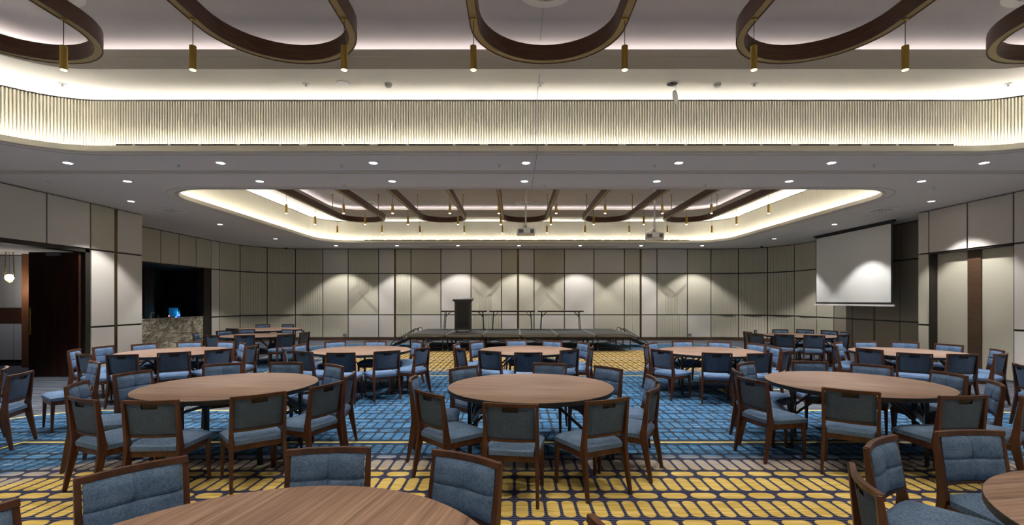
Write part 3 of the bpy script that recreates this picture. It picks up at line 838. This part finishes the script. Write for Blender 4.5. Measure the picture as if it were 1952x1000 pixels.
# ------------------------------------------------------------------ stage
SX, SY0, SY1, SZ = .20, 16.1, 19.7, .56
SW = 1.26
def deck_bay(i):
    x0 = SX - 3 * SW + i * SW
    e = empty('stage_platform', (x0 + SW / 2, (SY0 + SY1) / 2, 0))
    tag(e, '%s black stage platform section from the left on folding legs' % ORD[i], 'stage platform', 'black stage platform sections')
    hy = (SY1 - SY0) / 2; hw = SW / 2 - .004
    b = MB(); b.box2((-hw + .02, -hy + .02, SZ - .022), (hw - .02, hy - .02, SZ)); b.build('deck', M_['deck'], e)
    b = MB()
    for sx in (-1, 1): b.box((sx * (hw - .011), 0, SZ - .035), (.022, 2 * hy, .072))
    for sy in (-1, 1): b.box((0, sy * (hy - .011), SZ - .035), (2 * hw, .022, .070))
    b.build('edge_frame', M_['alu'], e)
    for sy in (-1, 1):
        b = MB()
        b.bar((-hw + .06, sy * (hy - .15), SZ - .12), (hw - .06, sy * (hy - .15), SZ - .12), .03)
        b.bar((-hw + .06, sy * (hy - .15), SZ - .10), (hw - .06, sy * (hy - 1.0), .14), .022); b.bar((hw - .06, sy * (hy - .15), SZ - .10), (-hw + .06, sy * (hy - 1.0), .14), .022)
        b.bar((-hw + .06, sy * (hy - .2), .12), (hw - .06, sy * (hy - .2), .12), .025)
        b.build('folding_frame', M_['black_metal'], e)
        for sx in (-1, 1):
            for q in (.12, 1.2):
                lg = MB().cyl((sx * (hw - .08), sy * (hy - q), .04), .018, SZ - .11, 10).build('leg', M_['black_metal'], e)
                b = MB(); c_ = (sx * (hw - .08), sy * (hy - q)); n = 12
                vs = [(c_[0] + dx, c_[1] + .035 * cos(2 * pi * k / n), .035 + .035 * sin(2 * pi * k / n)) for dx in (-.014, .014) for k in range(n)]
                b.add(vs, [(k, (k + 1) % n, n + (k + 1) % n, n + k) for k in range(n)] + [tuple(range(n)), tuple(range(n, 2 * n))]); b.build('castor', M_['grey'] if q < 1 else M_['black'], lg)
for i in range(6): deck_bay(i)
def steps(x, y, sgn, lab):
    e = empty('stage_steps', (x, y, 0)); tag(e, lab, 'steps', 'stage steps')
    # descends along -sgn... outward from the stage
    for k in range(3):
        b = MB(); b.box((sgn * (.16 + k * .27), 0, .42 - k * .14), (.26, .86, .03)); b.build('tread', M_['deck'], e)
    for sy in (-1, 1):
        b = MB(); b.bar((sgn * .04, sy * .45, .44), (sgn * .95, sy * .45, .02), .03, .09); b.build('stringer', M_['black_metal'], e)
        b = MB()
        pts = [(sgn * .98, sy * .45, .06), (sgn * .9, sy * .45, .18), (sgn * .10, sy * .45, .66)]
        pts += [(sgn * (.10 - .13 * sin(a)) - sgn * .0, sy * .45, .60 + .09 * cos(a) * 1.0) for a in [pi * i / 8 for i in range(1, 9)]]
        b.tube(pts, .014, 8)
        b.tube([(sgn * .12, sy * .45, .36), (sgn * .12, sy * .45, .64)], .012, 6)
        b.build('handrail', M_['black_metal'], e, smooth=True)
steps(SX - 3 * SW, 18.2, -1, 'black steps with curved rails at the left end of the stage')
steps(SX + 3 * SW, 18.2, 1, 'black steps with curved rails at the right end of the stage')
for i, x in enumerate((-2.0, -.09, 1.83)):
    e = empty('trestle_table', (x, 19.25, SZ))
    tag(e, 'narrow folding table on stage, %s' % ('behind the lectern', 'in the middle of the three', 'farthest from the lectern')[i], 'table', 'folding tables on the stage')
    b = MB(); b.box((0, 0, .74), (1.83, .46, .022)); b.build('table_top', M_['table_top'], e)
    b = MB(); b.box((0, 0, .715), (1.80, .44, .028)); b.build('apron', M_['black'], e)
    for sx in (-1, 1):
        for sy in (-1, 1):
            b = MB(); b.bar((sx * .74, sy * .17, .71), (sx * .78, sy * .19, 0), .026); b.build('leg', M_['black_metal'], e)
        b = MB(); b.bar((sx * .76, -.18, .12), (sx * .76, .18, .12), .02); b.bar((sx * .75, -.1, .50), (sx * .55, -.1, .70), .02); b.bar((sx * .75, .1, .50), (sx * .55, .1, .70), .02); b.build('brace', M_['black_metal'], e)
# lectern
e = empty('lectern', (-1.88, 17.75, SZ)); tag(e, 'dark grey lectern on castors standing on the stage', 'lectern')
b = MB(); b.box((0, 0, .62), (.59, .42, 1.06)); b.build('cabinet', M_['lect'], e, bevel=.006)
b = MB()
b.prism([(-.24, 1.12), (.30, 1.20), (.30, 1.245), (-.24, 1.185)], 'x', -.36, .36); b.box((0, .0, 1.15), (.62, .46, .08)); b.build('slanted_top', M_['lect'], e, bevel=.004)
b = MB(); b.box((0, -.216, .70), (.44, .012, .72)); o = b.build('access_panel', M_['black'], e, bevel=.003)
b = MB(); b.box((0, -.226, 1.0), (.30, .012, .02)); b.build('handle', M_['grip'], o)
b = MB(); b.box((0, -.214, .25), (.48, .010, .16)); b.build('lower_panel', M_['black'], e, bevel=.003)
b = MB(); b.box((0, 0, .08), (.62, .46, .03)); b.build('base_frame', M_['alu'], e)
for sx in (-1, 1):
    for sy in (-1, 1): b = MB(); b.cyl((sx * .26, sy * .19, .0), .03, .065, 10); b.build('castor', M_['grey'], e)

# ------------------------------------------------------------------ bar things and corridor lamp
e = empty('bar_tap', (-11.45, 15.2, 1.15)); tag(e, 'small chrome bar tap with bottles on the marble counter', 'tap')
b = MB(); b.cyl((0, 0, 0), .02, .12, 10); b.tube([(0, 0, .12), (.0, .03, .17), (0, .09, .19), (0, .15, .17), (0, .17, .12)], .012, 8); b.build('spout', M_['steel'], e, smooth=True)
b = MB(); b.cyl((0, -.05, 0), .012, .08, 8); b.build('lever', M_['steel'], e)
for i, yy in enumerate((14.8, 15.45)):
    b = MB(); b.lathe((0, 0, 0), [(0, 0), (.028, 0), (.032, .09), (.03, .09), (.026, .008), (0, .008)], 14); o = b.build('drinking_glass', M_['glass'], smooth=True, loc=(-11.42, yy, 1.15))
    tag(o, 'clear glass on the marble counter, %s the tap' % ('in front of' if i == 0 else 'just behind'), 'glass', 'glasses on the bar')
for nm, yy, c, r in (('red_indicator_lamp', 16.0, (1, .12, .15), .022), ('blue_glow_lamp', 16.45, (.06, .12, 1), .05)):
    e = empty(nm, (-11.45, yy, 1.15)); tag(e, 'small %s glowing lamp on the marble bar counter' % nm.split('_')[0], 'lamp')
    b = MB(); b.cyl((0, 0, 0), r * .8, .03, 12); b.build('base', M_['black'], e)
    b = MB(); b.lathe((0, 0, .03), [(r, 0), (r, r), (r * .5, r * 1.7), (0, r * 1.8)], 12); b.build('glowing_cap', mat(nm, c, .4, emit=c, es=2.2), e, smooth=True)
e = empty('bar_fridge', (-12.95, 18.6, 0)); tag(e, 'dark back-bar fridge with a glowing blue glass door', 'fridge')
b = MB(); b.box((0, 0, .75), (.6, .7, 1.5)); b.build('body', M_['black'], e, bevel=.01)
b = MB(); b.box((.06, -.355, 1.22), (.34, .012, .42)); b.build('glass_door', mat('fridge_glow', (.01, .1, .2), .3, emit=(.02, .20, .40), es=.12), e)
b = MB(); b.tube([(.25, -.38, 1.0), (.25, -.38, 1.4)], .01); b.build('handle', M_['steel'], e)
pl = bpy.data.lights.new('added_niche_glow', 'POINT'); pl.energy = 1.6; pl.color = (.1, .6, 1); pl.shadow_soft_size = .05  # bare cyan light added outside the fridge door to glow on the niche
o = bpy.data.objects.new('added_niche_glow', pl); COL.objects.link(o); o.location = (.25, -.45, 1.25); o.parent = e
e = empty('strap_pendant_lamp', (-12.45, 11.9, 2.9)); tag(e, 'white globe pendant in a brass loop hanging in the corridor', 'pendant light')
b = MB(); b.tube([(-.09 + 0, 0, 0), (-.09, 0, -.03), (-.115, 0, -.60), (-.09, 0, -.70), (0, 0, -.745), (.09, 0, -.70), (.115, 0, -.60), (.09, 0, -.03), (.09, 0, 0)], .010, 8); b.build('loop', M_['brass'], e, smooth=True)
b = MB(); b.lathe((0, 0, -.63), [(0, -.085)] + [(.085 * sin(a), -.085 * cos(a)) for a in [pi * i / 12 for i in range(1, 12)]] + [(0, .085)], 20); b.build('globe', M_['globe'], e, smooth=True)
b = MB(); b.cyl((0, 0, -.54), .004, .54, 6); b.build('cord', M_['cord'], e)
pl = bpy.data.lights.new('globe_light', 'POINT'); pl.energy = 9; pl.color = (1, .93, .82); pl.shadow_soft_size = .1
o = bpy.data.objects.new('globe_light', pl); COL.objects.link(o); o.location = (0, 0, -.9); o.parent = e
spot('corridor_lamp', (-13.6, 11.2, 2.70), 18, (.72, .78, 1.0), 110, .5, .05)

# ------------------------------------------------------------------ round tables
def make_table(r=.915):
    e = empty('round_table')
    b = MB(); b.cyl((0, 0, .735), r, .015, 72); b.build('table_top', M_['table_top'], e)
    b = MB(); b.lathe((0, 0, 0), [(r - .05, .700), (r - .004, .703), (r + .003, .712), (r + .003, .745), (r - .001, .7495)], 72); b.build('edge_band', M_['black'], e, smooth=True)
    b = MB(); b.cyl((0, 0, .712), r - .045, .02, 48); b.build('underboard', M_['black'], e)
    a = .60
    for sx in (-1, 1):
        for sy in (-1, 1):
            b = MB(); b.bar((sx * a, sy * .40, 0), (sx * a, sy * .40, .71), .042, .036); b.build('leg', M_['black_metal'], e)
        b = MB()
        b.bar((sx * a, -.40, .42), (sx * a, .40, .42), .03); b.bar((sx * a, -.40, .67), (sx * a, .40, .67), .035, .05)
        b.bar((sx * a, -.40, .44), (sx * a, 0, .66), .024); b.bar((sx * a, .40, .44), (sx * a, 0, .66), .024)
        b.build('crossbar', M_['black_metal'], e)
        for sy in (-1, 1):
            b = MB(); b.bar((sx * a, sy * .34, .36), (sx * .22, sy * .34, .70), .026); b.build('folding_strut', M_['black_metal'], e)
    return e
TAB = {  # name: x, y, grain angle, words
    'near': (-.93, 1.57, 78, 'foreground table cut by the bottom edge'),
    'corner': (3.03, 1.81, 8, 'corner table cut by the right edge'),
    'fc': (.18, 5.40, -8, 'front centre table'),
    'fl': (-3.21, 5.47, -5, 'front left table'),
    'fr': (3.944, 5.62, -32, 'front right table'),
    'mc': (.25, 9.35, 0, 'middle-row centre table'),
    'ml': (-2.94, 9.33, 4, 'middle-row table left of centre'),
    'mr': (3.70, 9.14, -6, 'middle-row table right of centre'),
    'mll': (-6.35, 9.05, 5, 'middle-row table beside the marble bar'),
    'mrr': (7.31, 8.97, 10, 'middle-row table beside the right doors'),
    'bl': (-7.10, 13.3, 0, 'rear left table'),
    'bll': (-8.36, 16.2, 0, 'farthest left table by the back wall'),
    'br': (7.90, 13.3, 6, 'rear table below the projection screen'),
    'offl': (-7.35, 5.4, 0, 'hidden table beyond the left edge'),
    'offr': (8.1, 5.8, 0, 'hidden table beyond the right edge'),
}
proto = make_table(); used = False
for k, (x, y, g, words) in TAB.items():
    if k in ('offl', 'offr'): continue
    if k == 'bll': o = make_table(1.12)
    else:
        o = proto if not used else copy_tree(proto); used = True
    o.location = (x, y, 0); o.rotation_euler = (0, 0, radians(g))
    tag(o, 'round walnut-topped folding table, ' + words.replace(' table', ' one', 1), 'table', 'round walnut banquet tables')

# ------------------------------------------------------------------ chairs
def make_chair():
    e = empty('banquet_chair')
    W2 = .218
    # rear posts: leg, kink at the seat, leaning back post
    prof = [(-.315, 0), (-.285, 0), (-.205, .34), (-.190, .43), (-.205, .50), (-.262, .845), (-.287, .845), (-.258, .47), (-.262, .40)]
    for sx in (-1, 1):
        b = MB(); x0 = sx * W2
        n = len(prof)
        wd = [.013, .013, .016, .017, .016, .013, .013, .016, .016]
        sp = [.012, .012, .0, .0, .0, .004, .004, 0, 0]
        vs = [(x0 + sx * sp[i] - wd[i], p[0], p[1]) for i, p in enumerate(prof)] + [(x0 + sx * sp[i] + wd[i], p[0], p[1]) for i, p in enumerate(prof)]
        b.add(vs, [(i, (i + 1) % n, n + (i + 1) % n, n + i) for i in range(n)] + [tuple(range(n - 1, -1, -1)), tuple(range(n, 2 * n))])
        b.build('rear_leg', M_['chair_wood'], e, bevel=.003, seg=1)
        b = MB(); b.taper((sx * .222, .208, 0), (sx * .215, .195, .405), (.024, .024), (.040, .045)); b.build('leg', M_['chair_wood'], e, bevel=.003, seg=1)
    # seat frame
    b = MB()
    b.box((0, .205, .375), (.40, .024, .062)); b.box((0, -.215, .375), (.41, .024, .055))
    for sx in (-1, 1): b.bar((sx * .214, -.22, .375), (sx * .218, .2, .375), .024, .058)
    b.build('seat_frame', M_['chair_wood'], e, bevel=.003, seg=1)
    # seat cushion
    nx, ny = 14, 14; vs = []; fs = []
    def sc(i, j):
        u_ = -1 + 2 * i / nx; v_ = -1 + 2 * j / ny
        hw = .232 + .010 * v_
        x = u_ * hw; y = -.005 + v_ * .232
        edge = (1 - abs(u_) ** 5) * (1 - abs(v_) ** 5)
        z = .440 + .042 * max(edge, 0) ** .45
        if v_ < -.85 and abs(u_) > .86: x *= .87
        return x, y, z
    for j in range(ny + 1):
        for i in range(nx + 1): vs.append(sc(i, j))
    N = len(vs)
    vs += [(x, y, .402) for x, y, z in vs]
    for j in range(ny):
        for i in range(nx):
            a = j * (nx + 1) + i; fs.append((a, a + 1, a + nx + 2, a + nx + 1)); fs.append((N + a, N + a + nx + 1, N + a + nx + 2, N + a + 1))
    ring = [i for i in range(nx + 1)] + [j * (nx + 1) + nx for j in range(1, ny + 1)] + [ny * (nx + 1) + i for i in range(nx - 1, -1, -1)] + [j * (nx + 1) for j in range(ny - 1, 0, -1)]
    for a, c in zip(ring, ring[1:] + ring[:1]): fs.append((c, a, N + a, N + c))
    b = MB(); b.add(vs, fs); b.build('seat', M_['seat_fabric'], e, smooth=True)
    # backrest, curved in plan and leaning back
    def bp(x, z, off):       # a point of the back plane; off toward the front
        y = -.216 - (z - .50) * .155 - .030 * (1 - (x / .21) ** 2)
        return (x, y + off, z)
    # rails
    for nm, z0, z1, d0, d1 in (('top_rail', .820, .850, -.012, .016), ('lower_rail', .520, .540, -.008, .014)):
        n = 10; lo = []
        xe = .232 if nm == 'top_rail' else .205
        xs = [-xe + 2 * xe * i / n for i in range(n + 1)]
        loops = [[bp(max(-.215, min(.215, x)), z, d)[0:0] + (x, bp(x if abs(x) < .21 else .21, z, d)[1], z) for x in xs] for z, d in ((z0, d0), (z1, d0), (z1, d1), (z0, d1), (z0, d0))]
        b = MB(); b.loft(loops, closed=False)
        for q in (0, n): b.add([loops[k][q] for k in range(4)], [(0, 1, 2, 3)])
        b.build(nm, M_['chair_wood'], e)
    # front pad with cross seams and a tuft
    def lin(a, c, n): return [a + (c - a) * i / n for i in range(n + 1)]
    xs = sorted(set([round(q, 4) for q in lin(-.203, .203, 14) + [-.008, -.004, .004, .008, 0]]))
    zs = sorted(set([round(q, 4) for q in lin(.541, .820, 10) + [.672, .676, .680, .684, .688]]))
    fr = []; 
    for z in zs:
        for x in xs:
            u_ = abs(x) / .203; v_ = abs(z - .6805) / .1395
            th = .010 + .030 * (max((1 - u_ ** 6) * (1 - v_ ** 6), 0)) ** .5
            th -= .007 * math.exp(-(x / .005) ** 2) + .007 * math.exp(-((z - .680) / .005) ** 2)
            th -= .012 * math.exp(-(x * x + (z - .68) ** 2) / .022 ** 2)
            fr.append(bp(x, z, th))
    nX, nZ = len(xs), len(zs)
    fs = [(j * nX + i, j * nX + i + 1, (j + 1) * nX + i + 1, (j + 1) * nX + i) for j in range(nZ - 1) for i in range(nX - 1)]
    b = MB(); b.add(fr, fs)
    s_recalc[0] = False
    bk_ = b.build('backrest', M_['seat_fabric'], e, smooth=True)
    for ed in bk_.data.edges: ed.use_edge_sharp = False
    s_recalc[0] = True
    c = bp(0, .68, .012); b = MB(); b.lathe((0, 0, 0), [(0, .004), (.006, .003), (.008, 0)], 10)
    b.v = [(x, c[1] + z, c[2] + y) for x, y, z in b.v]; b.build('button', M_['button'], bk_)
    # back panel with a hand grip notch
    xs = [-.203, -.15, -.10, -.068, -.055, 0, .055, .068, .10, .15, .203]; zs = [.541, .56, .60, .65, .70, .75, .775, .788, .820]
    vs = []; 
    for z in zs:
        for x in xs:
            v_ = abs(z - .6805) / .1395; u_ = abs(x) / .203
            vs.append(bp(x, z, -.004 + .006 * max(u_ ** 8, v_ ** 8)))
    nX = len(xs); fs = []
    for j in range(len(zs) - 1):
        for i in range(nX - 1):
            if zs[j] > .77 and xs[i] >= -.0681 and xs[i + 1] <= .0681: 
                continue
            fs.append((j * nX + i + 1, j * nX + i, (j + 1) * nX + i, (j + 1) * nX + i + 1))
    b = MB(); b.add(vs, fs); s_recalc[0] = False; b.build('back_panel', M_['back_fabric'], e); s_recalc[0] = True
    b = MB(); vs = [bp(x, z, .006) for z in (.768, .822) for x in (-.072, 0, .072)] ; b.add(vs, [(0, 1, 4, 3), (1, 2, 5, 4)]); b.build('hand_grip', M_['grip'], e)
    return e
# (table, photo x of the top rail's middle, photo y of it, optional depth)
CH = []
def c(tab, px, py, yaw=0, Y=None): CH.append((tab, px, py, yaw, Y))
c('fc', 973, 768); c('fc', 1158, 760); c('fc', 1246, 738); c('fc', 1243, 719, 0); c('fc', 1159, 699); c('fc', 1048, 692); c('fc', 884, 699); c('fc', 788, 720); c('fc', 818, 747)
c('fl', 284, 762, 0); c('fl', 160, 758); c('fl', 495, 750); c('fl', 623, 731); c('fl', 667, 712); c('fl', 637, 695); c('fl', 546, 690); c('fl', 424, 692.5); c('fl', 254, 708.5); c('fl', 147, 730)
c('fr', 1621, 742); c('fr', 1838, 753); c('fr', 1897, 729); c('fr', 1949, 747); c('fr', 1813, 711); c('fr', 1660, 694.5); c('fr', 1544, 688); c('fr', 1422, 691); c('fr', 1406, 706); c('fr', 1432, 721)
c('near', 250, 890); c('near', 627, 854); c('near', 888, 868); c('near', None, None, 0, (-2.19, 1.87)); c('near', None, None, 0, (.33, 1.70))
c('corner', 1847, 821); c('corner', 1680, 839); c('corner', 1648, 908)
c('mc', 1007, 671); c('mc', 933, 668); c('mc', 877, 663); c('mc', 1086, 665.5); c('mc', 1127, 660); c('mc', 1112, 652.5); c('mc', 1053, 648.5); c('mc', 984.5, 647.3); c('mc', 908, 650.5); c('mc', 871, 655)
c('ml', 650, 671.5); c('ml', 738, 668); c('ml', 805, 662); c('ml', 812, 654.5); c('ml', 797, 650.7); c('ml', 716, 649); c('ml', 639, 649.5); c('ml', 571, 656); c('ml', 541, 663); c('ml', 578, 669)
c('mr', 1368, 672); c('mr', 1261, 666); c('mr', 1447, 672.5); c('mr', 1232, 657.5); c('mr', 1243, 652.5); c('mr', 1301, 649); c('mr', 1372, 650.5); c('mr', 1444, 655); c('mr', 1475, 660); c('mr', 1499, 668)
c('mll', 339, 670); c('mll', 403, 666); c('mll', 478, 658.5); c('mll', 461, 653); c('mll', 433, 650.2); c('mll', 362, 650.5); c('mll', 266, 655); c('mll', 200, 659.5); c('mll', 150, 665); c('mll', 160, 673.5); c('mll', 244, 674.5)
c('mrr', 1743, 672.5); c('mrr', 1835, 674); c('mrr', 1657, 664); c('mrr', 1908, 673); c('mrr', 1901, 665.5); c('mrr', 1809, 655.5); c('mrr', 1725, 651); c('mrr', 1650, 650); c('mrr', 1592, 656); c('mrr', 1597, 652.5)
for x_, Y_ in ((1497, 12.25), (1549.6, 12.0), (1608, 12.25), (1611, 13.1), (1577, 13.9), (1538, 14.35), (1487, 14.4), (1440, 13.9), (1425, 13.3), (1440, 12.6)): c('br', x_, None, 0, Y_)
for x_, Y_ in ((404, 12.0), (466, 12.0), (546, 12.3), (549, 14.35), (467.5, 14.4), (430, 13.9), (373, 12.85), (577, 13.9), (581, 13.1)): c('bl', x_, None, 0, Y_)
for x_, Y_ in ((442.6, 14.9), (501, 17.4), (549, 17.5)): c('bll', x_, None, 0, Y_)
c('offl', 40, 710, 8); c('offl', 8, 700, 0); c('offl', 180, 689, 12)
c('offr', 1947, 694)
chairs = []
for tab, px_, py_, yaw, Y_ in CH:
    tx, ty = TAB[tab][:2]
    if px_ is None: X0, Y0 = Y_
    else:
        Y0 = Y_ if Y_ is not None else .85 * F / (py_ - PY)
        X0 = px_t(px_) * Y0
    a = atan2(ty - Y0, tx - X0) + radians(yaw)
    cx_, cy_ = X0 + .27 * cos(a), Y0 + .27 * sin(a)
    chairs.append([tab, cx_, cy_, a, atan2(cy_ - ty, cx_ - tx)])
for it in range(40):                             # neighbours keep a hand's breadth apart
    for i in range(len(chairs)):
        for j in range(i):
            p, q = chairs[i], chairs[j]
            dx, dy = p[1] - q[1], p[2] - q[2]; d = hypot(dx, dy)
            if d < .545:
                k = (.545 - d) / 2 / d * .6
                p[1] += dx * k; p[2] += dy * k; q[1] -= dx * k; q[2] -= dy * k
# words for where each stands round its table, as seen from the near side of the room
OCT = ['right', 'far right', 'far', 'far left', 'left', 'near left', 'near', 'near right']
by = {}
for q in chairs:
    k = int(round(q[4] / (pi / 4))) % 8
    by.setdefault((q[0], k), []).append(q)
lab = {}
for (tab, k), L in by.items():
    L.sort(key=lambda q: q[1] / q[2])
    words = {'offl': 'table beyond the left edge', 'offr': 'table beyond the right edge'}.get(tab, TAB[tab][3])
    for i, q in enumerate(L):
        pre = '' if len(L) == 1 else (['left of two, ', 'right of two, '][i] if len(L) == 2 else ['left of three, ', 'middle of three, ', 'right of three, '][min(i, 2)])
        lab[id(q)] = 'blue chair, %s%s side of the %s' % (pre, OCT[k], words)
proto = make_chair(); used = False
random.seed(3)
for q in chairs:
    tab, x, y, a, _ = q
    o = proto if not used else copy_tree(proto); used = True
    o.location = (x, y, 0); o.rotation_euler = (0, 0, a - pi / 2)
    words = {'offl': 'table beyond the left edge', 'offr': 'table beyond the right edge'}.get(tab, TAB[tab][3])
    tag(o, lab[id(q)], 'chair', 'chairs around the ' + words)
